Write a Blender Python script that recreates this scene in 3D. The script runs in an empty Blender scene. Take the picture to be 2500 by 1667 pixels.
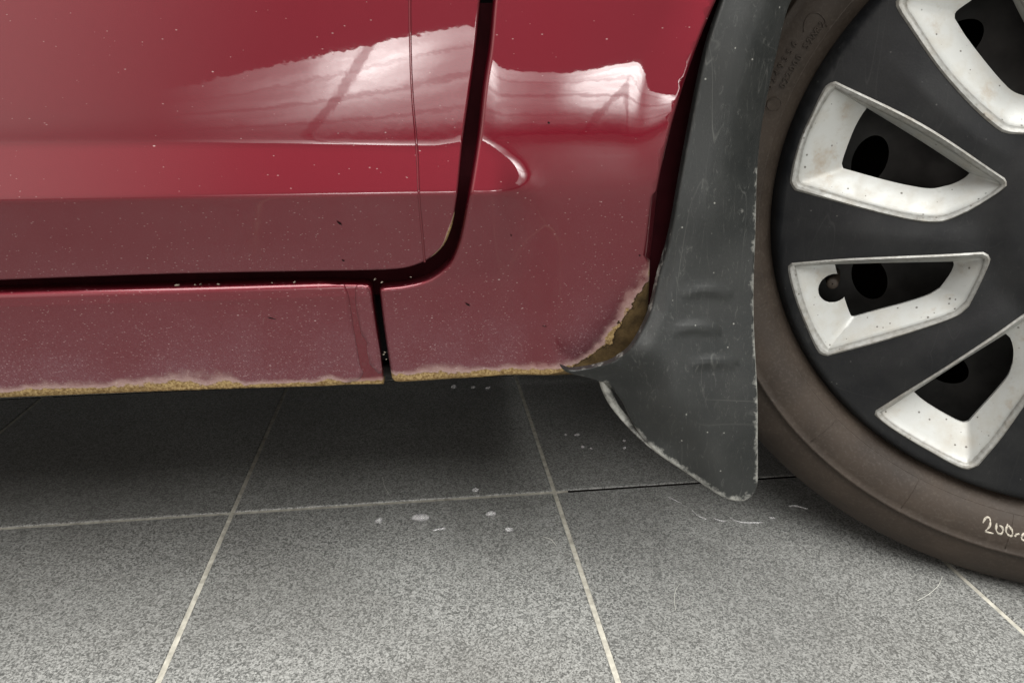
import bpy, bmesh, math, random
import numpy as np
from mathutils import Vector, Matrix
from mathutils.geometry import delaunay_2d_cdt

random.seed(4)
R = math.radians
scene = bpy.context.scene
COL = scene.collection

# ------------------------------------------------------------------ camera
CAM = np.array([0.0, -0.45, 0.40])
PITCH, YAW = R(19.5), R(5.6)
FPX = 1650 * 2500 / 2352
cd = bpy.data.cameras.new('camera')
cam = bpy.data.objects.new('camera', cd); COL.objects.link(cam)
cd.sensor_width = 36; cd.sensor_fit = 'HORIZONTAL'; cd.lens = 36 * FPX / 2500
cd.clip_start = 0.01; cd.clip_end = 200
cam.location = CAM
cam.rotation_euler = (math.pi / 2 - PITCH, 0, -YAW)
scene.camera = cam

# ------------------------------------------------------------------ light
w = bpy.data.worlds.new('World'); scene.world = w; w.use_nodes = True
bg = w.node_tree.nodes['Background']
bg.inputs[0].default_value = (0.95, 0.93, 0.88, 1); bg.inputs[1].default_value = 0.38
def area(name, loc, target, sx, sy, power, color, spread=180):
    l = bpy.data.lights.new(name, 'AREA'); l.shape = 'RECTANGLE'; l.size = sx; l.size_y = sy
    l.energy = power; l.color = color; l.spread = R(spread)
    o = bpy.data.objects.new(name, l); COL.objects.link(o); o.location = loc
    o.rotation_euler = (Vector(target) - Vector(loc)).to_track_quat('-Z', 'Y').to_euler()
    return o
area('ceiling_lamp', (0.1, -1.35, 2.9), (0.1, -1.35, 0), 3.4, 4.5, 410, (1.0, 0.985, 0.96))
# lamps added behind the camera, with an uneven glow that shapes the paint reflections
def uneven(lamp, fn):
    lamp.data.use_nodes = True; nt = lamp.data.node_tree
    em = nt.nodes['Emission']; g = nt.nodes.new('ShaderNodeNewGeometry')
    sep = nt.nodes.new('ShaderNodeSeparateXYZ'); nt.links.new(g.outputs['Parametric'], sep.inputs[0])
    nt.links.new(fn(nt, sep.outputs[0], sep.outputs[1], g.outputs['Parametric']), em.inputs['Strength'])
def rng(nt, v, a, b, lo, hi):
    m = nt.nodes.new('ShaderNodeMapRange'); m.interpolation_type = 'SMOOTHSTEP'; nt.links.new(v, m.inputs['Value'])
    for k, q in (('From Min', a), ('From Max', b), ('To Min', lo), ('To Max', hi)): m.inputs[k].default_value = q
    return m.outputs[0]
def mul(nt, *vs_):
    r = vs_[0]
    for v in vs_[1:]:
        m = nt.nodes.new('ShaderNodeMath'); m.operation = 'MULTIPLY'; nt.links.new(r, m.inputs[0])
        if isinstance(v, float): m.inputs[1].default_value = v
        else: nt.links.new(v, m.inputs[1])
        r = m.outputs[0]
    return r
def nz(nt, vec, scale, lo, hi):
    n = nt.nodes.new('ShaderNodeTexNoise'); n.inputs['Scale'].default_value = scale; n.inputs['Detail'].default_value = 3
    nt.links.new(vec, n.inputs['Vector']); return rng(nt, n.outputs['Fac'], .35, .68, lo, hi)
W1 = area('added_glare_lamp', (0.40, -4.2, 0.40), (0.40, 0, 0.40), 4.0, 0.72, 92, (1.0, 0.98, 0.95))  # added unseen lamp, stands in for floor glare mirrored in the paint
W2 = area('added_veil_lamp', (-2.6, -3.3, 1.56), (-2.2, 0, 1.1), 4.2, 3.0, 62, (1.0, 0.86, 0.79))  # added unseen lamp, lays a pale veil over the left paint
def addn(nt, a, b_):
    m = nt.nodes.new('ShaderNodeMath'); nt.links.new(a, m.inputs[0]); nt.links.new(b_, m.inputs[1]); return m.outputs[0]
def bump_(nt, v, c, w_): return mul(nt, rng(nt, v, c - w_, c, 0, 1), rng(nt, v, c, c + w_, 1, 0))
def glare_pattern(nt, u, v, p):  # bright spots put in the glow to place highlights on door and fender
    base = mul(nt, rng(nt, u, .0, .36, .0, .62), rng(nt, v, 0., .75, .0, 1.), nz(nt, p, 5, .7, 1.15), rng(nt, u, .44, .56, 1., .42))
    hot1 = mul(nt, bump_(nt, u, .32, .12), rng(nt, v, .45, .95, 0, 1), nz(nt, p, 9, .6, 1.2), 1.45)
    hot2 = mul(nt, bump_(nt, u, .70, .13), rng(nt, v, .25, .75, 0, 1), nz(nt, p, 9, .7, 1.2), 1.9)
    tot = addn(nt, base, addn(nt, hot1, hot2))
    def bar(val, c, w_, depth):  # dark bars in the glow stand in for reflected floor joints
        a_ = nt.nodes.new('ShaderNodeMath'); a_.operation = 'SUBTRACT'; nt.links.new(val, a_.inputs[0]); a_.inputs[1].default_value = c
        q = nt.nodes.new('ShaderNodeMath'); q.operation = 'ABSOLUTE'; nt.links.new(a_.outputs[0], q.inputs[0])
        return rng(nt, q.outputs[0], w_ * .4, w_, 1 - depth, 1)
    sl = addn(nt, u, mul(nt, v, -.10))
    return mul(nt, tot, bar(sl, .205, .014, .55), bar(sl, .64, .010, .5), bar(v, .62, .03, .35), bar(v, .36, .03, .3), bar(v, .83, .02, .25))
uneven(W1, glare_pattern)
uneven(W2, lambda nt, u, v, p: mul(nt, rng(nt, u, .5, .98, 1., 0.), rng(nt, v, 0., .16, .25, 1.)))
vs = scene.view_settings
vs.view_transform = 'Standard'; vs.look = 'None'; vs.gamma = 1; vs.use_curve_mapping = False
vs.exposure = 0.0
scene.cycles.max_bounces = 8

# ------------------------------------------------------------------ pixel rays onto real surfaces
def ray(px, py):
    u = (px - 1250) / FPX; v = -(py - 833.5) / FPX
    y = math.cos(PITCH) + v * math.sin(PITCH); z = -math.sin(PITCH) + v * math.cos(PITCH)
    c, s = math.cos(YAW), math.sin(YAW)
    return np.array([u * c + y * s, -u * s + y * c, z])
def at(px, py, Y):
    r = ray(px, py); t = (Y - CAM[1]) / r[1]; return CAM + r * t
def on_floor(px, py, z=0.0):
    r = ray(px, py); t = (z - CAM[2]) / r[2]; return CAM + r * t
def on_y(px, py, yfun):
    Y = 0.0
    for _ in range(6):
        p = at(px, py, Y); Y = float(yfun(np.array([p[0]]), np.array([p[2]]))[0])
    p = at(px, py, Y); return (p[0], p[2])
def z5(pts, ox, oy, k=2.6133): return [(ox + x / k, oy + y / k) for x, y in pts]

# ------------------------------------------------------------------ node helpers
def mat(name):
    m = bpy.data.materials.new(name); m.use_nodes = True
    nt = m.node_tree
    return m, nt, nt.nodes['Principled BSDF']
class NB:
    def __init__(s, nt): s.nt = nt; s.n = nt.nodes; s.l = nt.links
    def put(s, sock, v):
        if v is None: return
        if hasattr(v, 'is_output') or isinstance(v, bpy.types.NodeSocket): s.l.new(v, sock)
        else:
            if isinstance(v, tuple) and len(v) == 3 and sock.type == 'RGBA': v = (*v, 1)
            sock.default_value = v
    def co(s, kind='Object'): return s.n.new('ShaderNodeTexCoord').outputs[kind]
    def noise(s, scale, detail=2, rough=.5, vec=None, out='Fac', dist=0):
        t = s.n.new('ShaderNodeTexNoise'); t.inputs['Scale'].default_value = scale
        t.inputs['Detail'].default_value = detail; t.inputs['Roughness'].default_value = rough
        t.inputs['Distortion'].default_value = dist
        s.put(t.inputs['Vector'], vec); return t.outputs[out]
    def voro(s, scale, vec=None, out='Distance', rand=1):
        t = s.n.new('ShaderNodeTexVoronoi'); t.inputs['Scale'].default_value = scale
        t.inputs['Randomness'].default_value = rand
        s.put(t.inputs['Vector'], vec); return t.outputs[out]
    def math(s, op, a, b=None, c=None, clamp=False):
        t = s.n.new('ShaderNodeMath'); t.operation = op; t.use_clamp = clamp
        s.put(t.inputs[0], a); s.put(t.inputs[1], b)
        if c is not None: s.put(t.inputs[2], c)
        return t.outputs[0]
    def ramp(s, v, a, b, lo=0., hi=1., smooth=False):
        t = s.n.new('ShaderNodeMapRange'); t.clamp = True
        if smooth: t.interpolation_type = 'SMOOTHSTEP'
        s.put(t.inputs['Value'], v); s.put(t.inputs['From Min'], a); s.put(t.inputs['From Max'], b)
        s.put(t.inputs['To Min'], lo); s.put(t.inputs['To Max'], hi); return t.outputs[0]
    def mix(s, f, a, b):
        t = s.n.new('ShaderNodeMix'); t.data_type = 'RGBA'
        s.put(t.inputs[0], f); s.put(t.inputs[6], a); s.put(t.inputs[7], b); return t.outputs[2]
    def mixf(s, f, a, b):
        t = s.n.new('ShaderNodeMix'); t.data_type = 'FLOAT'
        s.put(t.inputs[0], f); s.put(t.inputs[2], a); s.put(t.inputs[3], b); return t.outputs[0]
    def attr(s, name):
        t = s.n.new('ShaderNodeAttribute'); t.attribute_name = name; return t.outputs['Fac']
    def scale(s, vec, v):
        t = s.n.new('ShaderNodeMapping'); t.inputs['Scale'].default_value = v; s.put(t.inputs['Vector'], vec); return t.outputs[0]
    def sep(s, vec):
        t = s.n.new('ShaderNodeSeparateXYZ'); s.put(t.inputs[0], vec); return t.outputs
    def bump(s, h, strength, dist, normal=None):
        t = s.n.new('ShaderNodeBump'); t.inputs['Strength'].default_value = strength
        t.inputs['Distance'].default_value = dist; s.put(t.inputs['Height'], h); s.put(t.inputs['Normal'], normal)
        return t.outputs[0]

# ------------------------------------------------------------------ materials
def make_paint():
    m, nt, p = mat('red_metallic_paint'); b = NB(nt); co = b.co()
    red = (0.138, 0.0062, 0.0145)
    rt = b.attr('rust_t'); du = b.attr('dust')
    n1 = b.noise(95, 4, .6, co); n2 = b.noise(330, 3, .6, co); n3 = b.noise(28, 3, .55, co)
    streak = b.noise(60, 4, .65, b.scale(co, (1, 1, 3.0)))
    # road dust: a soft grey veil plus small stone chips and specks
    veil = b.math('MULTIPLY', du, b.ramp(n3, .3, .75, .45, 1.0))
    fine = b.ramp(b.noise(1100, 2, .6, co), .45, .75)
    veil2 = b.math('MULTIPLY', veil, b.math('MULTIPLY_ADD', fine, .55, .5))
    col = b.mix(b.math('MULTIPLY', veil2, .80, clamp=True), red, (0.230, 0.165, 0.185))
    mp = nt.nodes.new('ShaderNodeMapping'); mp.inputs['Rotation'].default_value = (0, R(28), 0); mp.inputs['Scale'].default_value = (.55, 1, 1); b.put(mp.inputs['Vector'], co); cs = mp.outputs[0]
    def specks(scale, rad, thr, gain):
        vd = b.voro(scale, cs); vc = b.voro(scale, cs, 'Color')
        vr = b.sep(vc)
        keep = b.math('GREATER_THAN', b.math('ADD', vr[0], b.math('MULTIPLY', b.math('MULTIPLY', du, n1), gain)), thr)
        size = b.math('MULTIPLY_ADD', vr[1], rad, rad * .4)
        return b.math('MULTIPLY', keep, b.ramp(vd, b.math('MULTIPLY', size, .5), size, 1, 0))
    s1 = specks(430, .17, .996, .11); s2 = specks(1150, .36, 1.0, 1.05); s3 = specks(190, .07, .993, .08)
    sp = b.math('MAXIMUM', b.math('MAXIMUM', s1, s3), b.math('MULTIPLY', s2, .55))
    col = b.mix(b.math('MULTIPLY', sp, .45), col, (0.58, 0.49, 0.47))
    # edge corrosion
    rt = b.math('DIVIDE', rt, b.ramp(b.noise(17, 3, .6, co), .32, .68, .45, 1.35))
    t = b.math('ADD', rt, b.math('MULTIPLY', b.math('SUBTRACT', n1, .5), .95))
    t = b.math('ADD', t, b.math('MULTIPLY', b.math('SUBTRACT', n2, .5), .34))
    t = b.math('ADD', t, b.math('MULTIPLY', b.math('SUBTRACT', streak, .5), .5))
    halo = b.ramp(t, 1.30, .5, 0, 1, True)
    pale = b.mix(n2, (0.36, 0.27, 0.25), (0.56, 0.49, 0.40))
    col = b.mix(b.math('MULTIPLY', halo, .46), col, pale)
    rustc = b.mix(b.ramp(b.noise(560, 3, .65, co), .36, .64), (0.135, 0.080, 0.030), (0.34, 0.245, 0.115))
    rustc = b.mix(b.ramp(n1, .48, .70, 0, .7), rustc, (0.085, 0.048, 0.018))
    rust = b.ramp(t, .60, .50)
    col = b.mix(rust, col, rustc)
    # dried mud under the flap edge, with a crisp outline
    mu = b.math('ADD', b.attr('mud_t'), b.math('ADD', b.math('MULTIPLY', b.math('SUBTRACT', b.noise(150, 4, .6, co), .5), .9), b.math('MULTIPLY', b.math('SUBTRACT', n3, .5), .8)))
    mud = b.ramp(mu, 1.02, .98); mrim = b.ramp(b.math('ABSOLUTE', b.math('SUBTRACT', mu, .97)), .02, .09, .8, 0)
    mudc = b.mix(b.ramp(n1, .3, .7), (0.022, 0.014, 0.006), (0.095, 0.062, 0.026))
    mudc = b.mix(mrim, mudc, (0.018, 0.010, 0.004))
    col = b.mix(mud, col, mudc)
    b.put(p.inputs['Base Color'], col)
    cov = b.math('MAXIMUM', b.math('MAXIMUM', rust, mud), b.math('MULTIPLY', sp, .8))
    keep = b.math('SUBTRACT', 1, cov, clamp=True)
    b.put(p.inputs['Metallic'], b.math('MULTIPLY', b.math('SUBTRACT', 1, b.math('MAXIMUM', b.math('MULTIPLY', veil2, .6), halo), clamp=True), b.math('MULTIPLY', keep, .85)))
    b.put(p.inputs['Roughness'], b.mixf(cov, .43, .85))
    b.put(p.inputs['Specular IOR Level'], b.mixf(cov, .06, .15))
    b.put(p.inputs['Coat Weight'], b.math('MULTIPLY', keep, b.ramp(b.math('MAXIMUM', veil, halo), 0, 1, 1.0, .22)))
    b.put(p.inputs['Coat Roughness'], b.ramp(b.math('MAXIMUM', veil, halo), .03, .5, .022, .45))
    p.inputs['Coat IOR'].default_value = 1.55
    peel = b.noise(120, 2, .45, co)
    b.put(p.inputs['Coat Normal'], b.bump(peel, .017, .001))
    relief = b.math('ADD', b.math('MULTIPLY', cov, b.math('MULTIPLY_ADD', b.noise(800, 2, .6, co), .5, -.4)), b.math('MULTIPLY', b.noise(1500, 1, .5, co), .08))
    b.put(p.inputs['Normal'], b.bump(relief, .5, .0012))
    return m
PAINT = make_paint()

def make_plastic(name, base, scuff_shading=.5, rough=.5, spec=.42):
    m, nt, p = mat(name); b = NB(nt); co = b.co()
    n = b.noise(30, 5, .6, co); f = b.noise(700, 2, .5, co)
    ed = b.attr('scuff_shading')
    scr = b.noise(38, 8, .8, b.scale(co, (5, 5, 1.6)), dist=2.5)
    def hair(sx, sz, rotz, sc_, gate):
        mp = nt.nodes.new('ShaderNodeMapping'); mp.inputs['Rotation'].default_value = (0, rotz, 0); mp.inputs['Scale'].default_value = (sx, 1, sz); b.put(mp.inputs['Vector'], co)
        v = b.noise(sc_, 1, .4, mp.outputs[0])
        return b.math('MULTIPLY', b.ramp(b.math('ABSOLUTE', b.math('SUBTRACT', v, .5)), .001, .008, 1, 0), b.ramp(b.noise(24, 3, .6, mp.outputs[0]), gate, gate + .12))
    hs = b.math('MAXIMUM', b.math('MAXIMUM', hair(1, .10, R(35), 60, .53), hair(.12, 1, R(20), 50, .56)), hair(1, .08, R(-32), 75, .54))
    sc = b.math('MAXIMUM', b.math('MULTIPLY', b.ramp(scr, .56, .68), scuff_shading * .13), b.math('MULTIPLY', hs, scuff_shading * .12))
    sc2 = b.ramp(b.math('ADD', ed, b.math('MULTIPLY', b.math('SUBTRACT', b.noise(140, 4, .7, co), .5), 1.3)), .62, .95, 0, .62)
    vd = b.voro(260, co); vr = b.sep(b.voro(260, co, 'Color'))
    sp = b.math('MULTIPLY', b.math('GREATER_THAN', vr[0], .955), b.ramp(vd, .08, .2, .55 * min(1, scuff_shading + .05), 0))
    tot = b.math('MAXIMUM', b.math('MAXIMUM', sc, sc2), sp)
    dust = b.ramp(n, .35, .8, 0, .16)
    col = b.mix(dust, base, (0.06, 0.06, 0.055))
    col = b.mix(tot, col, (0.34, 0.34, 0.31))
    b.put(p.inputs['Base Color'], col)
    b.put(p.inputs['Roughness'], b.math('MULTIPLY_ADD', b.ramp(n, .3, .8), .18, rough - .06))
    p.inputs['Specular IOR Level'].default_value = spec
    b.put(p.inputs['Normal'], b.bump(f, .12, .0006))
    return m
FLAPM = make_plastic('black_flap_plastic', (0.0085, 0.0098, 0.0094), 1.0, .44, .42)
CAPM = make_plastic('black_hubcap_plastic', (0.0055, 0.006, 0.007), .22, .46, .24)
PALEM = make_plastic('scuffed_flap_edge', (0.03, 0.03, 0.026), 1.0, .7)

def make_silver():
    m, nt, p = mat('silver_hubcap_paint'); b = NB(nt); co = b.co()
    n = b.noise(55, 4, .6, co); f = b.noise(260, 3, .6, co)
    col = b.mix(b.ramp(n, .45, .75, 0, .55), (0.41, 0.418, 0.402), (0.33, 0.30, 0.245))
    col = b.mix(b.ramp(b.noise(38, 5, .7, co), .57, .74, 0, .55), col, (0.26, 0.19, 0.11))
    col = b.mix(b.ramp(f, .62, .78, 0, .35), col, (0.25, 0.23, 0.2))
    vd = b.voro(240, co); vr = b.sep(b.voro(240, co, 'Color'))
    size = b.math('MULTIPLY_ADD', vr[1], .2, .09)
    sp = b.math('MULTIPLY', b.math('GREATER_THAN', b.math('ADD', vr[0], b.math('MULTIPLY', n, .4)), .96), b.ramp(vd, b.math('MULTIPLY', size, .5), size, .85, 0))
    col = b.mix(sp, col, (0.05, 0.04, 0.03))
    gr = b.ramp(b.math('ADD', b.attr('scuff_shading'), b.math('MULTIPLY', b.math('SUBTRACT', f, .5), .5)), .55, .95, 0, .75)  # greys the bead rings, shade painted into the silver
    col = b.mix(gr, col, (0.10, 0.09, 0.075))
    b.put(p.inputs['Base Color'], col)
    p.inputs['Metallic'].default_value = .25
    b.put(p.inputs['Roughness'], b.ramp(n, .3, .8, .36, .6))
    b.put(p.inputs['Normal'], b.bump(b.noise(1400, 2, .5, co), .15, .0004))
    return m
SILVER = make_silver()

def make_rubber():
    m, nt, p = mat('tyre_rubber'); b = NB(nt); co = b.co()
    n = b.noise(22, 5, .6, co); f = b.noise(400, 3, .6, co)
    col = b.mix(b.ramp(n, .3, .72), (0.021, 0.0150, 0.0108), (0.042, 0.0308, 0.0225))
    col = b.mix(b.ramp(f, .5, .8, 0, .35), col, (0.085, 0.072, 0.06))
    b.put(p.inputs['Base Color'], col)
    b.put(p.inputs['Roughness'], b.ramp(n, .3, .8, .55, .75))
    p.inputs['Specular IOR Level'].default_value = .3
    b.put(p.inputs['Normal'], b.bump(f, .15, .0005))
    return m
RUBBER = make_rubber()

def plain(name, col, rough=.6, metal=0, spec=.4, var=.25, scale=60):
    m, nt, p = mat(name); b = NB(nt); co = b.co()
    n = b.noise(scale, 4, .6, co)
    b.put(p.inputs['Base Color'], b.mix(b.ramp(n, .3, .75), tuple(c * (1 - var) for c in col), tuple(min(1, c * (1 + var)) for c in col)))
    p.inputs['Roughness'].default_value = rough; p.inputs['Metallic'].default_value = metal
    p.inputs['Specular IOR Level'].default_value = spec
    return m
DARK = plain('dark_underbody', (0.012, 0.011, 0.010), .85, spec=.15)
INNER = plain('inner_red_primer', (0.016, 0.002, 0.003), .8, spec=.04)
STEEL = plain('black_steel_wheel', (0.016, 0.016, 0.015), .55, .2, var=.5)
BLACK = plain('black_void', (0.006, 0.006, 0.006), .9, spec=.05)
CHALK = plain('chalk_paint_marker', (0.36, 0.33, 0.275), .85, var=.5, scale=500)
CRUMB = plain('pale_grit', (0.32, 0.28, 0.22), .8, var=.5, scale=300)
FIBRE = plain('pale_fibre', (0.55, 0.55, 0.5), .5)

def make_tile():
    m, nt, p = mat('anthracite_porcelain_tile'); b = NB(nt)
    g = nt.nodes.new('ShaderNodeNewGeometry').outputs['Position']
    g = b.scale(g, (1, 1, .02))
    f1 = b.noise(640, 1, .55, g); f2 = b.noise(1300, 0, .5, g); n3 = b.noise(6, 4, .55, g); n4 = b.noise(70, 3, .6, g)
    cell = b.sep(b.voro(760, g, 'Color'))[0]; cell2 = b.sep(b.voro(1500, g, 'Color'))[1]
    gr = b.math('ADD', b.math('MULTIPLY', cell, .42), b.math('ADD', b.math('MULTIPLY', cell2, .22), b.math('MULTIPLY', f1, .36)))
    oi = nt.nodes.new('ShaderNodeObjectInfo').outputs['Random']
    col = b.mix(b.ramp(gr, .30, .72), (0.074, 0.076, 0.072), (0.365, 0.370, 0.352))
    col = b.mix(b.ramp(n3, .4, .7, 0, .3), col, (0.07, 0.069, 0.064))
    col = b.mix(b.ramp(n4, .6, .75, 0, .2), col, (0.05, 0.045, 0.038))
    col = b.mix(b.ramp(b.noise(2.3, 5, .65, g), .42, .70, 0, .30), col, (0.06, 0.052, 0.042))
    col = b.mix(b.math('MULTIPLY', oi, .12), col, (0.05, 0.05, 0.05))
    b.put(p.inputs['Base Color'], col)
    b.put(p.inputs['Roughness'], b.ramp(b.math('ADD', f1, b.math('MULTIPLY', n3, .4)), .5, .9, .34, .56))
    p.inputs['Specular IOR Level'].default_value = .5
    b.put(p.inputs['Normal'], b.bump(gr, .22, .0008))
    return m
TILE = make_tile()
GROUT = plain('beige_grout', (0.40, 0.385, 0.33), .9, spec=.1, var=.35, scale=120)
BED = plain('dark_mortar_bed', (0.012, 0.011, 0.010), .95, spec=.05)
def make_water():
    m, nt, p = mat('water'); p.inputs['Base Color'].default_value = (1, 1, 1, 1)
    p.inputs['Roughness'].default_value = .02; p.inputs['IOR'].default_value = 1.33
    p.inputs['Transmission Weight'].default_value = .78  # milky white share paints in the bright caustic of a drop
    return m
WATER = make_water()

# ------------------------------------------------------------------ object helpers
def link(name, me, material, parent=None):
    o = bpy.data.objects.new(name, me); COL.objects.link(o)
    if material and not me.materials: me.materials.append(material)
    if parent: o.parent = parent
    return o
def mesh(name, V, F, smooth=True):
    me = bpy.data.meshes.new(name); me.from_pydata([tuple(map(float, v)) for v in V], [], F); me.update()
    if smooth: me.polygons.foreach_set('use_smooth', [True] * len(me.polygons))
    return me
def obj(name, V, F, material, parent=None, smooth=True): return link(name, mesh(name, V, F, smooth), material, parent)
def empty(name, loc=(0, 0, 0)):
    o = bpy.data.objects.new(name, None); COL.objects.link(o); o.location = loc; o.empty_display_size = .1; return o
def fattr(me, name, vals):
    a = me.attributes.new(name, 'FLOAT', 'POINT'); a.data.foreach_set('value', np.asarray(vals, np.float32))
def tag(o, label, cat, group=None):
    o['label'] = label; o['category'] = cat
    if group: o['group'] = group
    return o
def box(x0, x1, y0, y1, z0, z1):
    V = [(x, y, z) for z in (z0, z1) for y in (y0, y1) for x in (x0, x1)]
    F = [(0, 2, 3, 1), (4, 5, 7, 6), (0, 1, 5, 4), (2, 6, 7, 3), (0, 4, 6, 2), (1, 3, 7, 5)]
    return V, F
def tube(pts, rad, n=8, taper=None):
    pts = [Vector(p) for p in pts]; V = []; F = []
    up = Vector((0.13, 0.31, 0.94))
    for i, p in enumerate(pts):
        d = (pts[min(i + 1, len(pts) - 1)] - pts[max(i - 1, 0)]).normalized()
        a = d.cross(up).normalized(); c = a.cross(d)
        r = rad * (taper(i / (len(pts) - 1)) if taper else 1)
        for k in range(n):
            th = 2 * math.pi * k / n; V.append(p + a * math.cos(th) * r + c * math.sin(th) * r)
    for i in range(len(pts) - 1):
        for k in range(n):
            F.append((i * n + k, i * n + (k + 1) % n, (i + 1) * n + (k + 1) % n, (i + 1) * n + k))
    F.append(tuple(range(n))[::-1]); F.append(tuple(range((len(pts) - 1) * n, len(pts) * n)))
    return V, F
def spline(pts, closed=False, step=.003):
    """Catmull-Rom through 2D points, resampled at about `step`"""
    P = [np.array(p, float) for p in pts]; n = len(P); out = []
    rng = range(n) if closed else range(n - 1)
    for i in rng:
        p1, p2 = P[i], P[(i + 1) % n]
        p0 = P[i - 1] if (closed or i > 0) else p1; p3 = P[(i + 2) % n] if (closed or i + 2 < n) else p2
        # keep corners tight: chord-scaled tangents
        L = np.linalg.norm(p2 - p1); k = max(2, int(L / step))
        m1 = (p2 - p0) * L / max(1e-9, np.linalg.norm(p2 - p1) + np.linalg.norm(p1 - p0)) if np.linalg.norm(p1 - p0) > 1e-9 else p2 - p1
        m2 = (p3 - p1) * L / max(1e-9, np.linalg.norm(p2 - p1) + np.linalg.norm(p3 - p2)) if np.linalg.norm(p3 - p2) > 1e-9 else p2 - p1
        for j in range(k):
            t = j / k; t2, t3 = t * t, t * t * t
            out.append((2 * t3 - 3 * t2 + 1) * p1 + (t3 - 2 * t2 + t) * m1 + (-2 * t3 + 3 * t2) * p2 + (t3 - t2) * m2)
    if not closed: out.append(P[-1])
    return np.array(out)
def seg_dist(Q, A, B):
    """distance of points Q to segments A-B: returns d, segment index, param"""
    d = np.full(len(Q), 1e9); idx = np.zeros(len(Q), int); par = np.zeros(len(Q))
    AB = B - A; L2 = np.maximum((AB ** 2).sum(1), 1e-18)
    for s in range(0, len(Q), 2000):
        q = Q[s:s + 2000]
        t = np.clip(((q[:, None, :] - A[None]) * AB[None]).sum(2) / L2[None], 0, 1)
        dd = np.hypot(*(np.moveaxis(q[:, None, :] - (A[None] + t[..., None] * AB[None]), 2, 0)))
        k = dd.argmin(1); r = np.arange(len(q))
        d[s:s + 2000] = dd[r, k]; idx[s:s + 2000] = k; par[s:s + 2000] = t[r, k]
    return d, idx, par
def inside(Q, P):
    x, y = Q[:, 0], Q[:, 1]; c = np.zeros(len(Q), bool)
    x1, y1 = P[:, 0], P[:, 1]; x2, y2 = np.roll(x1, -1), np.roll(y1, -1)
    for i in range(len(P)):
        k = (y1[i] > y) != (y2[i] > y)
        if y1[i] != y2[i]: c ^= k & (x < (x2[i] - x1[i]) * (y - y1[i]) / (y2[i] - y1[i]) + x1[i])
    return c
def area2(P): return 0.5 * np.sum(P[:, 0] * np.roll(P[:, 1], -1) - np.roll(P[:, 0], -1) * P[:, 1])
def dens(lo, hi, a, b, fine, coarse):
    out = []; v = lo
    while v < hi:
        out.append(v); v += fine if a <= v <= b else coarse
    return np.array(out)

def panel(name, outline, yfun, material, parent, roll=.002, flange=.012, fine=.003, coarse=.02, holes=(), attrs=None, zextra=()):
    P = np.array(outline)
    if area2(P) < 0: P = P[::-1]
    A, B = P, np.roll(P, -1, 0)
    e = B - A; en = np.stack([e[:, 1], -e[:, 0]], 1); en /= np.maximum(np.linalg.norm(en, axis=1), 1e-12)[:, None]
    vn = en + np.roll(en, 1, 0); vn /= np.maximum(np.linalg.norm(vn, axis=1), 1e-9)[:, None]
    xs = dens(P[:, 0].min(), P[:, 0].max(), -.36, .24, fine, coarse)
    zs = np.concatenate([dens(P[:, 1].min(), P[:, 1].max(), .1, .48, fine, coarse)] + [np.array(zextra)]) if len(zextra) else dens(P[:, 1].min(), P[:, 1].max(), .1, .48, fine, coarse)
    X, Z = np.meshgrid(xs, zs); Q = np.stack([X.ravel(), Z.ravel()], 1)
    Q = Q[inside(Q, P)]
    if len(Q):
        d, _, _ = seg_dist(Q, A, B); Q = Q[d > roll * 1.25 + fine * .3]
    pts = [P]; n = len(P)
    for fr in (.03, .15, .38, .68, 1.05) if roll > .0006 else (.5,):
        pts.append(P - vn * roll * fr)
    allp = np.concatenate(pts + [Q]) if len(Q) else np.concatenate(pts)
    edges = [(i, (i + 1) % n) for i in range(n)]
    V2, _, F, ov, _, _ = delaunay_2d_cdt([Vector(q) for q in allp], edges, [], 1, 1e-6)
    V2 = np.array([tuple(v) for v in V2])
    d, k, _ = seg_dist(V2, A, B)
    dd = np.clip(d, 0, roll)
    y = yfun(V2[:, 0], V2[:, 1]) + (roll - np.sqrt(np.maximum(0, roll ** 2 - (roll - dd) ** 2)))
    h = 4e-4
    gx = (yfun(V2[:, 0] + h, V2[:, 1]) - yfun(V2[:, 0] - h, V2[:, 1])) / (2 * h)
    gz = (yfun(V2[:, 0], V2[:, 1] + h) - yfun(V2[:, 0], V2[:, 1] - h)) / (2 * h)
    N = np.stack([gx, -np.ones_like(gx), gz], 1); N /= np.linalg.norm(N, axis=1)[:, None]
    s = (roll - dd) / roll; c = np.sqrt(1 - s * s)
    E = np.stack([en[k, 0], np.zeros(len(k)), en[k, 1]], 1)
    N = N * c[:, None] + E * s[:, None]; N /= np.linalg.norm(N, axis=1)[:, None]
    V = np.stack([V2[:, 0], y, V2[:, 1]], 1)
    # outline vertex ids in the result
    om = {}
    for vi, o in enumerate(ov):
        for q in o:
            om[q] = vi
    ring = [om[i] for i in range(n) if i in om]
    F = [tuple(f) for f in F]
    # faces should look towards -Y
    FF = []
    for f in F:
        a, b_, c_ = V2[f[0]], V2[f[1]], V2[f[2]]
        ar = (b_[0] - a[0]) * (c_[1] - a[1]) - (b_[1] - a[1]) * (c_[0] - a[0])
        FF.append(f if ar > 0 else f[::-1])
    base = len(V)
    fl = V[ring].copy(); fl[:, 1] += flange
    V = np.concatenate([V, fl]); N = np.concatenate([N, N[ring]])
    m = len(ring)
    for i in range(m):
        j = (i + 1) % m
        FF.append((ring[j], ring[i], base + i, base + j))
    me = mesh(name, V, FF)
    me.normals_split_custom_set_from_vertices([tuple(v) for v in N])
    P2 = np.stack([V[:, 0], V[:, 2]], 1)
    if attrs:
        for an, fn in attrs.items(): fattr(me, an, fn(P2))
    return link(name, me, material, parent)

def sstep(a, b, v): t = np.clip((v - a) / (b - a), 0, 1); return t * t * (3 - 2 * t)

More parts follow.
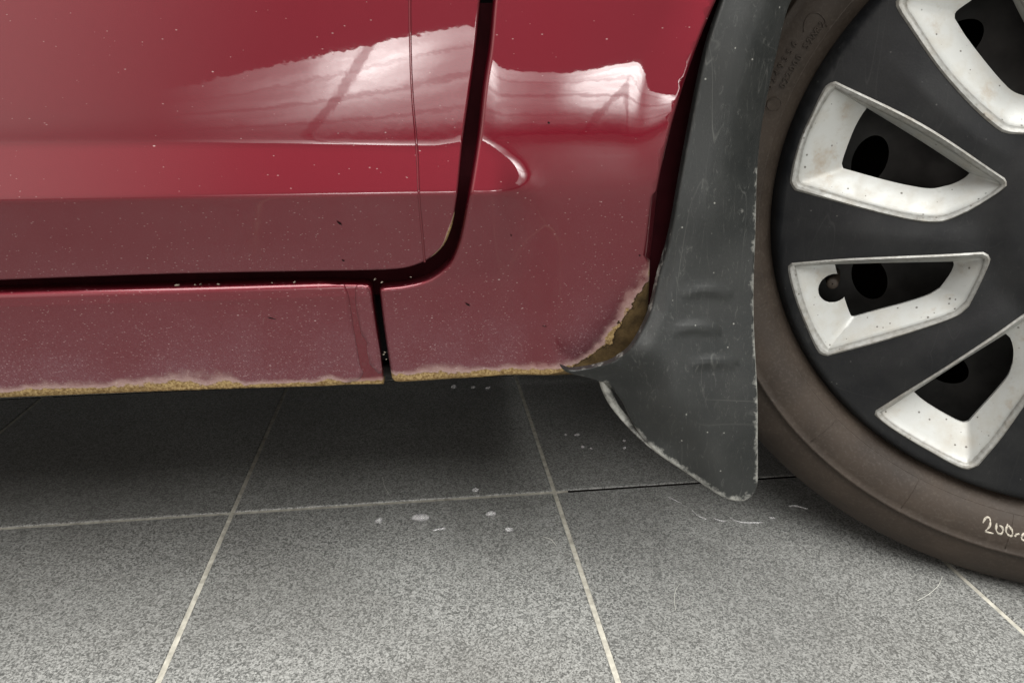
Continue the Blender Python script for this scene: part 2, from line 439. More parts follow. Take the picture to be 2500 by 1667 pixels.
# ------------------------------------------------------------------ floor
TH = R(1.4)
TS = 0.3265
def tile_world(X, Y):
    c, s = math.cos(TH), math.sin(TH); return (X * c - Y * s, CAM[1] + X * s + Y * c)
floor = obj('floor', *box(-7, 7, -9, 5, -.06, -.0085), BED, None, False); floor['kind'] = 'structure'
G = .0042
def tile_mesh():
    h = (TS - G) / 2; c = .0012
    V = []; rings = [(h, -.008), (h, -c), (h - c * .4, -c * .3), (h - c * 1.3, 0)]
    for r, z in rings:
        for sx, sy in ((-1, -1), (1, -1), (1, 1), (-1, 1)): V.append((sx * r, sy * r, z))
    F = []
    for k in range(3):
        for i in range(4): F.append((k * 4 + i, k * 4 + (i + 1) % 4, k * 4 + 4 + (i + 1) % 4, k * 4 + 4 + i))
    F.append((12, 13, 14, 15))
    me = mesh('tile', V, F, False); me.materials.append(TILE); me.materials.append(BED)
    for k in range(4): me.polygons[k].material_index = 1
    return me
TM = tile_mesh()
XL, YL = .1245, .6475        # a grout crossing in tile coordinates (camera foot at origin)
ri, rj = range(-6, 7), range(-17, 4)
for j in rj:
    for i in ri:
        x, y = tile_world(XL + (i + .5) * TS, YL + (j + .5) * TS)
        near = -4 <= i <= 3 and -6 <= j <= 3
        o = link('tile', TM, None, floor); o.location = (x, y, random.uniform(-.0002, .0002))
        o.rotation_euler = (random.uniform(-1, 1) * .0006, random.uniform(-1, 1) * .0006, TH)
def grout(x0, x1, y0, y1, top=-.0011):
    V, F = [], []
    for z in (-.0084, top):
        for X, Y in ((x0, y0), (x1, y0), (x1, y1), (x0, y1)): V.append((*tile_world(X, Y), z))
    F = [(0, 1, 5, 4), (1, 2, 6, 5), (2, 3, 7, 6), (3, 0, 4, 7), (4, 5, 6, 7)]
    return obj('grout_line', V, F, GROUT, floor, False)
g = G * .5
for i in range(-6, 8):
    grout(XL + i * TS - g, XL + i * TS + g, YL - 17 * TS, YL + 4 * TS)
for j in range(-17, 5):
    Y = YL + j * TS
    for i in ri:
        x0, x1 = XL + i * TS + g + .0002, XL + (i + 1) * TS - g - .0002
        if j == 0 and i == 0:
            grout(x0, x0 + .012, Y - g, Y + g)             # the joint is raked out from here on
        elif j == 1 and i < 0:
            grout(x0, x0 + .01, Y - g, Y + g)
        else: grout(x0, x1, Y - g, Y + g)

# ------------------------------------------------------------------ car body surface
GX = np.arange(-1.15, 1.25, .0025); GZ = np.arange(.16, .96, .00125)
def build_surface():
    X, Z = np.meshgrid(GX, GZ, indexing='ij')
    wf = sstep(.030, .080, X)                                  # 0 on the door, 1 past the end of the ledge
    zc2 = .3394
    zc1 = np.where(X < .0, .3695 - .0025 * sstep(-.15, 0, X), np.interp(X, [0, .0244, .0394, .0573, .0757, .09], [.367, .3705, .3613, .3500, .3390, .3388]))
    up = np.interp(Z, [.36, .372, .392, .412, .43, .45, .52, .70, .95], [.0, .0, .0, .0, .0, .5, 3.0, 8, 16])
    twist = np.clip(14.5 * (.0228 - X), 0, 4.6) * (.25 + .75 * sstep(.368, .40, Z))
    upf = np.interp(Z, [.355, .372, .385, .405, .43, .46, .52, .7, .95], [-1.4, -.3, .45, 1.35, 2.5, 3.4, 4.6, 8, 16])
    up = up * (1 - sstep(.022, .038, X)) + (upf + .55 * np.sin((X - .032) * 46) * sstep(.395, .415, Z) * (X < .2)) * sstep(.022, .038, X) + twist
    led = 12.5 * (1 - wf) + (-5) * wf
    low = -19 * (1 - wf) + (-11) * wf
    low = low + sstep(.29, .272, Z) * (6.0 * (1 - wf))
    k1, k2 = .0022 + .010 * sstep(.022, .085, X), .0016 + .012 * wf
    a = 1 / (1 + np.exp(-np.clip((Z - zc1) / k1 * 2.2, -60, 60)))
    c = 1 / (1 + np.exp(-np.clip((Z - zc2) / k2 * 2.2, -60, 60)))
    th = low * (1 - c) + c * (led * (1 - a) + up * a)
    sl = np.tan(np.radians(th))
    Y = np.cumsum(sl, 1) * .00125
    Y -= Y[:, np.argmin(abs(GZ - .43))][:, None]
    # wheel arch flare
    xr = np.interp(Z, [.27, .30, .36, .396, .418, .448, .6], [.100, .102, .108, .1155, .122, .1335, .21])
    rr = np.hypot(X - .4675, Z - .315)
    dist = np.where(Z < .62, X - xr, .375 - rr)
    dist = np.where(X > .45, .375 - rr, dist)
    t = np.clip(dist, 0, .05)
    kk = .024 + .02 * (1 - sstep(.33, .40, Z))
    fl = np.where(t < kk, t * t / (2 * kk), t - kk / 2)
    Y -= fl * .22 * sstep(.285, .40, Z)
    return Y
SURF = build_surface()
def body(x, z):
    fx = np.clip((np.asarray(x) - GX[0]) / .0025, 0, len(GX) - 1.001); fz = np.clip((np.asarray(z) - GZ[0]) / .00125, 0, len(GZ) - 1.001)
    i = fx.astype(int); j = fz.astype(int); u = fx - i; v = fz - j
    return (SURF[i, j] * (1 - u) * (1 - v) + SURF[i + 1, j] * u * (1 - v) + SURF[i, j + 1] * (1 - u) * v + SURF[i + 1, j + 1] * u * v)
# smooth the sampled surface slightly so finite differences stay clean
for _ in range(2):
    S = SURF.copy(); S[1:-1] = (SURF[:-2] + 2 * SURF[1:-1] + SURF[2:]) / 4; SURF = S
ZT = .2805
def rocker_y(x, z):
    r = .006; q = np.clip(np.asarray(z) - (ZT - r), 0, r * .995)
    return body(x, z) + (r - np.sqrt(r * r - q * q)) + np.clip((np.asarray(z) - (ZT - .0105)) , 0, .02) * .16
def on_body(px, py): return on_y(px, py, body)

car = empty('parked_car')
tag(car, 'dark red car with rusty sill and worn paint, parked on grey tiles', 'car')

# --- shared rust / dust fields (in the x,z plane of the car side)
def poly_field(pts_w):
    """pts_w: (x, z, width) polyline -> function giving distance / width"""
    P = np.array([(p[0], p[1]) for p in pts_w]); W = np.array([p[2] for p in pts_w])
    def fn(Q):
        d, k, t = seg_dist(Q, P[:-1], P[1:]); return d / (W[k] * (1 - t) + W[k + 1] * t)
    return fn
def bp(px, py, wd): x, z = on_body(px, py); return (x, z, wd)
rust_rocker = poly_field([(-1.1, .2027, .010), bp(0, 969, .0075), bp(150, 965, .0125), bp(400, 956, .0125), bp(612, 948, .009), bp(720, 944, .008), bp(800, 942, .009), bp(842, 941, .006), bp(935, 938, .007)])
rust_fender = poly_field([bp(935, 905, .004), bp(959, 934, .010), bp(1060, 930, .013), bp(1144, 925, .011), bp(1297, 918, .010), bp(1400, 905, .012), bp(1470, 870, .016), bp(1530, 800, .018), bp(1575, 735, .016), bp(1600, 690, .013), bp(1612, 655, .011), bp(1630, 630, .009), bp(1640, 600, .0012), bp(1655, 540, .0008)])
mud_fender = poly_field([bp(1330, 922, .0012), bp(1400, 918, .007), bp(1470, 900, .014), bp(1530, 868, .017), bp(1575, 800, .019), bp(1596, 745, .016), bp(1606, 700, .010), bp(1614, 672, .0030), bp(1622, 640, .0012), bp(1640, 560, .0008)])
rust_door = poly_field([bp(1110, 520, .0006), bp(1104, 545, .0014), bp(1090, 583, .0014), bp(1080, 605, .0012), bp(1050, 632, .001)])
ones = lambda Q: np.full(len(Q), 9.0)
def dust_f(Q): return .02 + .11 * sstep(.341, .328, Q[:, 1]) + .26 * sstep(.318, .284, Q[:, 1]) + .50 * sstep(.285, .205, Q[:, 1])
def dust_fender(Q):
    v = .02 + .11 * sstep(.345, .325, Q[:, 1]) + .10 * sstep(.31, .27, Q[:, 1]) + .62 * sstep(.275, .207, Q[:, 1])
    return v * (1 - .55 * np.exp(-((Q[:, 0] - .066) / .016) ** 2)) + .22 * np.exp(-((Q[:, 0] - .125) / .03) ** 2) * sstep(.30, .24, Q[:, 1])
zero = lambda Q: np.zeros(len(Q))

# ------------------------------------------------------------------ door
dr = [(1173, 0), (1161.6, 115), (1144, 249), (1129, 356), (1118, 468), (1110, 520), (1102, 557), (1083, 600), (1045, 634), (999, 653), (953, 659), (876, 661.7), (765, 663), (459, 668.6), (229.6, 676), (0, 684.7)]
D2 = [on_body(*p) for p in dr]
right = spline([(D2[0][0] + .09, .80), (D2[0][0] + .035, .60), (D2[0][0] + .008, .50)] + D2, step=.003)
door_poly = np.concatenate([right, np.array([(x, .2876 + .0002) for x in np.arange(-.32, -1.0, -.02)]), np.array([(-1.0, z) for z in np.arange(.29, .80, .02)]), np.array([(x, .80) for x in np.arange(-1.0, D2[0][0] + .08, .02)])])
door = panel('front_door', door_poly, body, PAINT, car, roll=.0016, flange=.014, zextra=np.concatenate([np.arange(.333, .346, .0007), np.arange(.361, .375, .0008)]), attrs={'rust_t': rust_door, 'dust': dust_f, 'mud_t': ones})
# edge of the clear protective film on the door
fp = spline([on_body(*p) for p in [(1001, -90), (1001, 0), (1003, 150), (1008, 250), (1017, 352), (1020, 400), (1023, 478), (1030, 560), (1037, 640)]], step=.003)
V, F = [], []
for x, z in fp:
    y = float(body(np.array([x]), np.array([z]))[0])
    for k, (dx, dy) in enumerate(((-.0009, .0001), (-.0005, -.0005), (.0004, -.00045), (.0008, .0001))): V.append((x + dx, y + dy, z))
for i in range(len(fp) - 1):
    for k in range(3): F.append((i * 4 + k, i * 4 + k + 1, i * 4 + 5 + k, i * 4 + 4 + k))
FILMEDGE = plain('film_edge_red', (0.20, 0.02, 0.03), .15, .2, .7)
fe_ = obj('film_edge', V, F, PAINT, door); fattr(fe_.data, 'rust_t', [9] * len(V)); fattr(fe_.data, 'mud_t', [9] * len(V))

# ------------------------------------------------------------------ rocker panel
def on_rock(px, py): return on_y(px, py, rocker_y)
rr_ = [on_rock(*p) for p in [(878, 692), (897, 694), (906, 703), (911, 741), (922.5, 818), (934, 906), (937, 938)]]
rb = [on_rock(*p) for p in [(937, 939), (842, 941), (612, 948), (306, 959), (0, 971)]]
rock_poly = np.concatenate([spline([(-.10, ZT)] + rr_, step=.0025), spline(rb, step=.004), np.array([(x, .2025) for x in np.arange(-.31, -1.0, -.02)]), np.array([(-1.0, z) for z in np.arange(.205, .28, .01)]), np.array([(x, ZT) for x in np.arange(-1.0, -.105, .01)])])
rocker = panel('rocker_panel', rock_poly, rocker_y, PAINT, car, roll=.0018, flange=.012, zextra=np.arange(.266, .2805, .0008), attrs={'rust_t': rust_rocker, 'dust': lambda Q: .05 + zero(Q), 'mud_t': ones})
film_y = lambda x, z: rocker_y(x, z) - .0004
fl = [on_rock(*p) for p in z5([(2195, 372), (2208, 400), (2225, 450), (2260, 680), (2290, 850), (2300, 905), (2318, 940), (2300, 975), (2270, 992), (2200, 1012), (2140, 1019)], 0, 550)]
film1 = np.concatenate([spline(fl, step=.002), spline([on_rock(*p) for p in [(812, 941), (612, 947), (306, 958), (0, 970)]], step=.004), np.array([(x, .2030) for x in np.arange(-.31, -.9, -.02)]), np.array([(x, ZT - .0004) for x in np.arange(-.9, -.075, .005)])])
panel('protective_film', film1, film_y, PAINT, rocker, roll=.0004, flange=.0005, zextra=np.arange(.266, .2805, .0008), attrs={'rust_t': rust_rocker, 'dust': lambda Q: .16 + .22 * sstep(.28, .25, Q[:, 1]) + .52 * sstep(.258, .205, Q[:, 1]), 'mud_t': ones})
fr = [on_rock(*p) for p in z5([(190, 378), (176, 400), (180, 520), (200, 620), (218, 700), (250, 745), (248, 790), (262, 850), (272, 890), (298, 915), (322, 945), (346, 938), (345, 900), (330, 780), (312, 680), (285, 520), (268, 420), (250, 390), (225, 378)], 800, 550)]
panel('protective_film', spline(fr, True, .0018), film_y, PAINT, rocker, roll=.0004, flange=.0005, zextra=np.arange(.266, .2805, .0008), attrs={'rust_t': rust_rocker, 'dust': lambda Q: .42 + .40 * sstep(.265, .205, Q[:, 1]), 'mud_t': ones})

# ------------------------------------------------------------------ fender
fe = [(1205, 0), (1194, 115), (1179, 210.5), (1165.4, 336.7), (1144.4, 470.7), (1129, 556), (1116, 605), (1094.6, 645.7), (1048.7, 681), (991, 697), (932, 704), (926, 709), (928, 730), (934, 779.6), (945, 856), (955, 917), (959, 930), (970, 934.5), (999, 933.8), (1144, 925), (1297.5, 918), (1400, 917), (1490, 912)]
F2 = [on_body(*p) for p in fe]
WC = np.array([.4675, 0.0, .315])
arch = [(WC[0] + .331 * math.cos(a), WC[1 + 1] + .331 * math.sin(a)) for a in np.linspace(R(176), R(0), 150)]
fen_poly = np.concatenate([spline([(F2[0][0] + .09, .80), (F2[0][0] + .035, .60), (F2[0][0] + .008, .50)] + F2, step=.0022),
    spline([(.128, .2042), (.139, .222), (.1415, .25), (.1385, .29)], step=.004), np.array(arch), np.array([(.80, .28), (.82, .24), (1.15, .24), (1.2, .3), (1.2, .8)]), np.array([(x, .80) for x in np.arange(1.15, F2[0][0] + .1, -.03)])])
panel('front_fender', fen_poly, body, PAINT, car, roll=.0032, flange=.014, zextra=np.arange(.333, .375, .0011), attrs={'rust_t': rust_fender, 'dust': dust_fender, 'mud_t': mud_fender})
# turned-in arch lip behind the moulding
V, F = [], []
lipn = 120
for k, a in enumerate(np.linspace(R(190), R(-5), lipn)):
    for r, y in ((.332, .017), (.326, .019), (.300, .020), (.299, .05)):
        V.append((WC[0] + r * math.cos(a), y, WC[2] + r * math.sin(a)))
for i in range(lipn - 1):
    for k in range(3): F.append((i * 4 + k, i * 4 + 4 + k, i * 4 + 5 + k, i * 4 + 1 + k))
obj('arch_lip', V, F, INNER, car)
# wheel arch liner
V, F = [], []
for k, a in enumerate(np.linspace(R(215), R(-20), 60)):
    r = .36
    for y in (.036, .49): V.append((WC[0] + r * math.cos(a), y, max(.21, WC[2] + r * math.sin(a))))
for i in range(59): F.append((i * 2, i * 2 + 1, i * 2 + 3, i * 2 + 2))
c0 = len(V)
for k, a in enumerate(np.linspace(R(215), R(-20), 60)): V.append((WC[0] + .36 * math.cos(a), .49, max(.21, WC[2] + .36 * math.sin(a))))
F.append(tuple(range(c0, c0 + 60)))
obj('wheel_arch_liner', V, F, DARK, car)
# inner structure seen through the shut lines, sill flange and underbody
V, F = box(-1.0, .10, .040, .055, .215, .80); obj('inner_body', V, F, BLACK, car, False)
def jamb(x, z): return body(x, z) + .016
jp = np.concatenate([spline([on_body(*p) for p in [(-400, 640), (0, 650), (700, 640), (950, 628), (1020, 610), (1060, 560), (1085, 480), (1120, 300), (1150, 0)]], step=.01), spline([on_body(*p) for p in [(1230, 0), (1190, 300), (1160, 560), (1120, 660), (1050, 715), (960, 735), (700, 735), (0, 755), (-400, 765)]], step=.01)])
panel('door_jamb', jp, jamb, INNER, car, roll=.001, flange=.01, fine=.012)
V, F = [], []
for x in np.arange(-1.0, .125, .02):
    yb = float(body(np.array([x]), np.array([.206]))[0])
    for dy, z in ((.004, .2045), (.012, .2075), (.028, .2085), (.034, .199), (.037, .199), (.040, .212)): V.append((x, yb + dy, z))
nx = len(np.arange(-1.0, .125, .02))
for i in range(nx - 1):
    for k in range(5): F.append((i * 6 + k, i * 6 + k + 1, i * 6 + 7 + k, i * 6 + 6 + k))
obj('sill_seam', V, F, DARK, car)
V, F = box(-2.2, .095, .056, 1.55, .213, .80)
V2_, F2_ = box(.0951, 1.25, .50, 1.55, .2135, .80)
obj('underbody', V + V2_, F + [tuple(i + 8 for i in f) for f in F2_], DARK, car, False)

# ------------------------------------------------------------------ mud flap
fo = [(1768, 0), (1730, 115), (1692, 306), (1661, 459), (1636, 597), (1615, 676), (1596, 757), (1570, 815), (1527, 880), (1480, 918), (1440, 936), (1411, 940), (1382, 925), (1392, 940), (1404, 951), (1425, 959), (1462, 970), (1498, 981), (1524, 997), (1547, 1028), (1562, 1060), (1580, 1092), (1606, 1122), (1645, 1148), (1700, 1180), (1750, 1208), (1785, 1222), (1815, 1225), (1838, 1213), (1851, 1190), (1854, 1160), (1852, 1060), (1848, 900), (1844, 760), (1843, 680), (1850, 574), (1866, 425), (1887, 265), (1914, 127), (1950, 0)]
def flap_plane(px, py):
    Y = -.004 - .020 * float(sstep(560, 1150, py)) - .004 * float(sstep(1560, 1400, px)) * float(sstep(800, 920, py))
    p = at(px, py, Y); return (p[0], p[2])
fo2 = [flap_plane(*p) for p in fo]
lefte = [(WC[0] + .3325 * math.cos(a), WC[2] + .3325 * math.sin(a)) for a in np.linspace(R(135), R(152), 6)]
righte = [(WC[0] + .281 * math.cos(a), WC[2] + .281 * math.sin(a)) for a in np.linspace(R(150), R(135), 6)]
flap_poly = np.concatenate([spline(lefte + fo2[:13], step=.003), spline(fo2[13:18], step=.003), spline(fo2[18:] + righte[1:], step=.003)])
FLX = np.array([flap_plane(*p) for p in [(1645, 550), (1636, 597), (1615, 676), (1596, 757), (1570, 815), (1527, 880), (1480, 918), (1440, 936)]])
FL = np.array([(p[0], p[1]) for p in lefte + fo2[:9]])
arcs = []
for (x0, x1, yy, hh) in ((1660, 1790, 725, 16), (1632, 1760, 812, 13), (1680, 1800, 890, 10)):
    arcs.append([flap_plane(x0 + (x1 - x0) * t, yy - hh * math.sin(math.pi * t)) for t in np.linspace(0, 1, 9)])
zb = flap_plane(1700, 1150)[1]; zt = flap_plane(1640, 560)[1]
def flap_y(x, z):
    Q = np.stack([np.atleast_1d(x), np.atleast_1d(z)], 1)
    base = -.004 - .020 * sstep(zt, zb, Q[:, 1])
    d, _, _ = seg_dist(Q, FL[:-1], FL[1:])
    crown = .0025 * (1 - sstep(0, .018, d)) * sstep(.26, .33, Q[:, 1]) + .022 * sstep(.022, .075, d) * sstep(.27, .40, Q[:, 1]) + .0035 * (1 - sstep(0, .010, d)) * sstep(.33, .26, Q[:, 1])
    tip = .030 * sstep(.155, .105, Q[:, 0])
    curl = .012 * sstep(.185, .150, Q[:, 0] + (Q[:, 1] - .16) * .35) * sstep(.205, .16, Q[:, 1])
    y = base + crown + tip * sstep(.24, .20, Q[:, 1]) + curl
    for a in arcs:
        P = np.array(a); dd, ki, kt = seg_dist(Q, P[:-1], P[1:])
        y = y - .0016 * np.exp(-(dd / .0040) ** 2) * np.sin(np.pi * (ki + kt) / (len(P) - 1)) ** .7
    y = y + .0012 * np.sin(Q[:, 1] * 60 + Q[:, 0] * 25)
    return y
edge_r = np.array([flap_plane(*p) for p in [(1852, 1185), (1853, 1120), (1852, 1060), (1850, 980), (1848, 900), (1845, 800), (1843, 690), (1850, 574), (1866, 425)]])
edge_b = np.array([flap_plane(*p) for p in [(1500, 985), (1532, 1050), (1598, 1116), (1700, 1180), (1785, 1222), (1815, 1225), (1840, 1212)]])
edge_t = np.array([flap_plane(*p) for p in [(1382, 930), (1404, 951), (1462, 970), (1498, 981)]])
def scuff_highlight_f(Q):
    a, k, _ = seg_dist(Q, edge_r[:-1], edge_r[1:]); b_, _, _ = seg_dist(Q, edge_b[:-1], edge_b[1:]); c_, _, _ = seg_dist(Q, edge_t[:-1], edge_t[1:])
    e = np.maximum(np.maximum(.95 * np.exp(-a / .006), .95 * np.exp(-b_ / .0085)), .7 * np.exp(-c_ / .004))
    for a_ in arcs:
        P_ = np.array(a_); dd, _, _ = seg_dist(Q, P_[:-1], P_[1:]); e = np.maximum(e, .46 * np.exp(-(dd / .0022) ** 2))
    dl, _, _ = seg_dist(Q, FLX[:-1], FLX[1:]); e = np.maximum(e, .66 * np.exp(-(dl / .0009) ** 2))  # pale left-edge line: highlight of the rolled edge painted in
    e = np.maximum(e, .50 * np.exp(-np.abs(a - .012) / .012) * sstep(.27, .33, Q[:, 1]))
    return e
flap = panel('mud_flap', flap_poly, flap_y, FLAPM, car, roll=.0018, flange=.005, fine=.0025, attrs={'scuff_shading': scuff_highlight_f})
# folded lip along the lower edge of the flap
lp = spline([flap_plane(*p) for p in [(1498, 980), (1508, 1010), (1526, 1046), (1553, 1078), (1592, 1112), (1640, 1142), (1690, 1174)]], step=.003)
V, F = [], []
for i, (x, z) in enumerate(lp):
    t = i / (len(lp) - 1); wdt = .0048 * math.sin(math.pi * min(1, .25 + t * .75)) + .0012
    y = float(flap_y(np.array([x]), np.array([z]))[0])
    for dx, dy in ((-.0025, .004), (-.002, -.001), (0.0, -.0022), (wdt, -.0008), (wdt, .004)): V.append((x + dx * .9, y + dy + .003, z - dx * .15))
for i in range(len(lp) - 1):
    for k in range(4): F.append((i * 5 + k, i * 5 + 5 + k, i * 5 + 6 + k, i * 5 + 1 + k))
lipo = obj('folded_lip', V, F, PALEM, flap); fattr(lipo.data, 'scuff_shading', [.98 - .45 * (i // 5) / len(lp) for i in range(len(V))])

# ------------------------------------------------------------------ wheel (steered outwards)
PHI = R(-29)
ne = np.array([math.cos(PHI), math.sin(PHI), 0]); nn = np.array([-math.sin(PHI), math.cos(PHI), 0])
def whl(px, py, v=0.):
    r = ray(px, py); t = ((WC - CAM) @ nn + v) / (r @ nn); q = CAM + r * t - WC
    return np.array([q @ ne, q[2]])
def revolve(prof, n=160, closed=False):
    V, F = [], []
    for r, y in prof:
        for k in range(n):
            a = 2 * math.pi * k / n; V.append((r * math.cos(a), y, r * math.sin(a)))
    m = len(prof)
    for i in range(m if closed else m - 1):
        for k in range(n):
            a, b_ = i * n, ((i + 1) % m) * n
            F.append((a + k, b_ + k, b_ + (k + 1) % n, a + (k + 1) % n))
    return V, F
# steel rim disc with oval vents: the part that carries the rest
def disc_holes(outer, holes, yf, step, edge_in=0):
    loops = [outer] + list(holes); pts = []; edges = []
    for L in loops:
        o = len(pts); pts += [tuple(p) for p in L]; edges += [(o + i, o + (i + 1) % len(L)) for i in range(len(L))]
    lo, hi = outer.min(0), outer.max(0)
    X, Z = np.meshgrid(np.arange(lo[0], hi[0], step), np.arange(lo[1], hi[1], step)); Q = np.stack([X.ravel(), Z.ravel()], 1)
    Q = Q[inside(Q, outer)]
    for H in holes: Q = Q[~inside(Q, H)]
    for L in loops:
        d, _, _ = seg_dist(Q, L, np.roll(L, -1, 0)); Q = Q[d > step * .45]
    nb = len(pts); pts += [tuple(q) for q in Q]
    V2, _, F, ov, _, _ = delaunay_2d_cdt([Vector(p) for p in pts], edges, [], 1, 1e-7)
    V2 = np.array([tuple(v) for v in V2]); FF = []
    cen = V2[np.array([list(f) for f in F])].mean(1); bad = np.zeros(len(F), bool)
    for H in holes: bad |= inside(cen, H)
    for f, bd in zip(F, bad):
        if bd: continue
        a, b_, c_ = V2[f[0]], V2[f[1]], V2[f[2]]
        ar = (b_[0] - a[0]) * (c_[1] - a[1]) - (b_[1] - a[1]) * (c_[0] - a[0])
        FF.append(tuple(f) if ar > 0 else tuple(f)[::-1])
    y = yf(V2)
    return np.stack([V2[:, 0], y, V2[:, 1]], 1), FF
circ = lambda r, n: np.array([(r * math.cos(2 * math.pi * k / n), r * math.sin(2 * math.pi * k / n)) for k in range(n)])
def oval(cx, cz, a, b_, rot, n=28): 
    c, s = math.cos(rot), math.sin(rot)
    return np.array([(cx + a * math.cos(t) * c - b_ * math.sin(t) * s, cz + a * math.cos(t) * s + b_ * math.sin(t) * c) for t in np.linspace(0, 2 * math.pi, n, endpoint=False)])
vents = []
v0 = whl(2125, 395, .05); vr_, va = np.hypot(*v0), math.atan2(v0[1], v0[0])
v1 = whl(2110, 680, .05); va1 = math.atan2(v1[1], v1[0])
for k in range(10):
    a = va + k * 2 * math.pi / 10 * 1.0
    vents.append(oval(vr_ * math.cos(a), vr_ * math.sin(a), .020, .0135, a + math.pi / 2))
V, F = disc_holes(circ(.205, 90), vents, lambda P: .050 + .016 * sstep(.10, .15, np.hypot(P[:, 0], P[:, 1])), .012)
bV, bF = revolve([(.205, .066), (.212, .055), (.214, .030), (.2225, .018), (.232, .012), (.2335, .016), (.226, .026), (.216, .07), (.20, .12), (.20, .19)], 120)
o = len(V); V = list(map(tuple, V)) + bV; F = F + [tuple(i + o for i in f) for f in bF]
wheel = obj('wheel', V, F, STEEL, car)
wheel.location = WC; wheel.rotation_euler = (0, 0, PHI)
V, F = revolve([(.0, .085), (.145, .085), (.148, .09), (.148, .125), (.199, .127), (.199, .14)], 60); obj('brake_disc', V, F, plain('brown_brake_disc', (.010, .008, .006), .8, .2, spec=.1), wheel)
# tyre
prof = [(.2300, .014), (.2335, .006), (.2370, .001), (.2420, -.0045), (.2480, -.0082), (.2560, -.0106), (.2640, -.0112), (.2685, -.0109), (.2692, -.0116), (.2704, -.0119), (.2714, -.0114), (.2720, -.0100), (.2780, -.0088), (.2860, -.0062), (.2915, -.0038), (.2970, -.0008), (.3070, .0090), (.3115, .0180), (.3140, .0300), (.3150, .048), (0.3150, 0.0660), (0.3085, 0.0666), (0.3085, 0.0752), (0.3150, 0.0758), (0.3150, 0.0940), (0.3085, 0.0946), (0.3085, 0.1032), (0.3150, 0.1038), (0.3150, 0.1220), (0.3085, 0.1226), (0.3085, 0.1312), (0.3150, 0.1318), (.3150, .150), (.3100, .185), (.295, .205), (.262, .217), (.230, .20)]
V, F = revolve(prof, 220)
tyre = obj('tyre', V, F, RUBBER, wheel)
tyre_y = lambda r: float(np.interp(r, [p[0] for p in prof[:19]], [p[1] for p in prof[:19]]))
# fine moulded ring and radial mould seams
V, F = revolve([(.2384, -.0003), (.2390, -.0015), (.2397, -.0020), (.2402, -.0018)], 200); obj('bead_line', V, F, RUBBER, wheel)
for (px, py) in [(1870, 745), (2018, 1050), (2222, 1210), (2475, 1280)]:
    q = whl(px, py, -.01); a = math.atan2(q[1], q[0])
    pts = [(r * math.cos(a), tyre_y(r) - .0002, r * math.sin(a)) for r in np.linspace(.240, .267, 10)]
    obj('mould_seam', *tube(pts, .00022, 6), RUBBER, wheel)
# raised lettering on the sidewall
def lettering(text, start_px, end_px, size, name='lettering'):
    a0 = whl(*start_px, -.008); a1 = whl(*end_px, -.008)
    t0, t1 = math.atan2(a0[1], a0[0]), math.atan2(a1[1], a1[0])
    r0, r1 = np.hypot(*a0), np.hypot(*a1)
    if t0 < 0: t0 += 2 * math.pi
    if t1 < 0: t1 += 2 * math.pi
    Vs, Fs = [], []
    for i, ch in enumerate(text):
        if ch == ' ': continue
        f = i / max(1, len(text) - 1); a = t0 + (t1 - t0) * f; r = r0 + (r1 - r0) * f
        cu = bpy.data.curves.new('t', 'FONT'); cu.body = ch; cu.size = size; cu.extrude = .0008; cu.bevel_depth = .00012; cu.resolution_u = 2
        cu.align_x = 'CENTER'
        to = bpy.data.objects.new('t', cu); COL.objects.link(to)
        dg = bpy.context.evaluated_depsgraph_get(); me = bpy.data.meshes.new_from_object(to.evaluated_get(dg))
        o = len(Vs)
        for v in me.vertices:
            R_ = r + v.co.y; T = a - v.co.x / r
            Vs.append((R_ * math.cos(T), tyre_y(R_) - v.co.z - .0001, R_ * math.sin(T)))
        Fs += [tuple(o + k for k in p.vertices) for p in me.polygons]
        bpy.data.objects.remove(to); bpy.data.curves.remove(cu); bpy.data.meshes.remove(me)
    return obj(name, Vs, Fs, RUBBER, wheel, False)
lettering('022000 S2WR2', (1918, 212), (2013, 62), .0062)
lettering('0249356', (1885, 215), (1946, 112), .0062)
ring_c = whl(1890, 255, -.01); cr = [(ring_c[0] + .005 * math.cos(t), -.0103, ring_c[1] + .005 * math.sin(t)) for t in np.linspace(0, 2 * math.pi, 25)]
obj('moulded_mark', *tube(cr, .0004, 6), RUBBER, wheel)
cr = []
for t in np.linspace(R(10), R(190), 24):
    q = whl(1990 + 28 * math.cos(t), 72 - 40 * math.sin(t), -.008); cr.append((q[0], tyre_y(float(np.hypot(*q))) - .0001, q[1]))
obj('moulded_mark', *tube(cr, .0004, 6), RUBBER, wheel)
# chalk handwriting
def zc(pts): return [(2350 + x / 15.68, 1220 + y / 15.68) for x, y in pts]
strokes = [[(790, 920), (850, 820), (950, 755), (1050, 780), (1080, 880), (1060, 1000), (960, 1120), (870, 1190), (960, 1230), (1080, 1260), (1180, 1280)],
           [(1330, 950), (1300, 1050), (1290, 1170), (1350, 1270), (1440, 1310), (1530, 1250), (1550, 1150), (1500, 1070), (1420, 1020)],
           [(1750, 1000), (1690, 1120), (1670, 1230), (1740, 1340), (1850, 1390), (1920, 1320), (1900, 1200), (1840, 1120), (1770, 1050)],
           [(1990, 1420), (2080, 1340), (2190, 1340)],
           [(2352, 1300), (2260, 1460), (2300, 1530), (2420, 1560), (2500, 1500), (2520, 1650)]]
for s in strokes:
    q = [whl(*p, -.0105) for p in zc(s)]; q = spline(q, step=.0004)
    pts = [(a[0], tyre_y(float(np.hypot(*a))) + .0006, a[1]) for a in q]
    obj('chalk_stroke', *tube(pts, .00105, 6, lambda t: .75 + .35 * math.sin(t * 9) ** 2), CHALK, wheel)

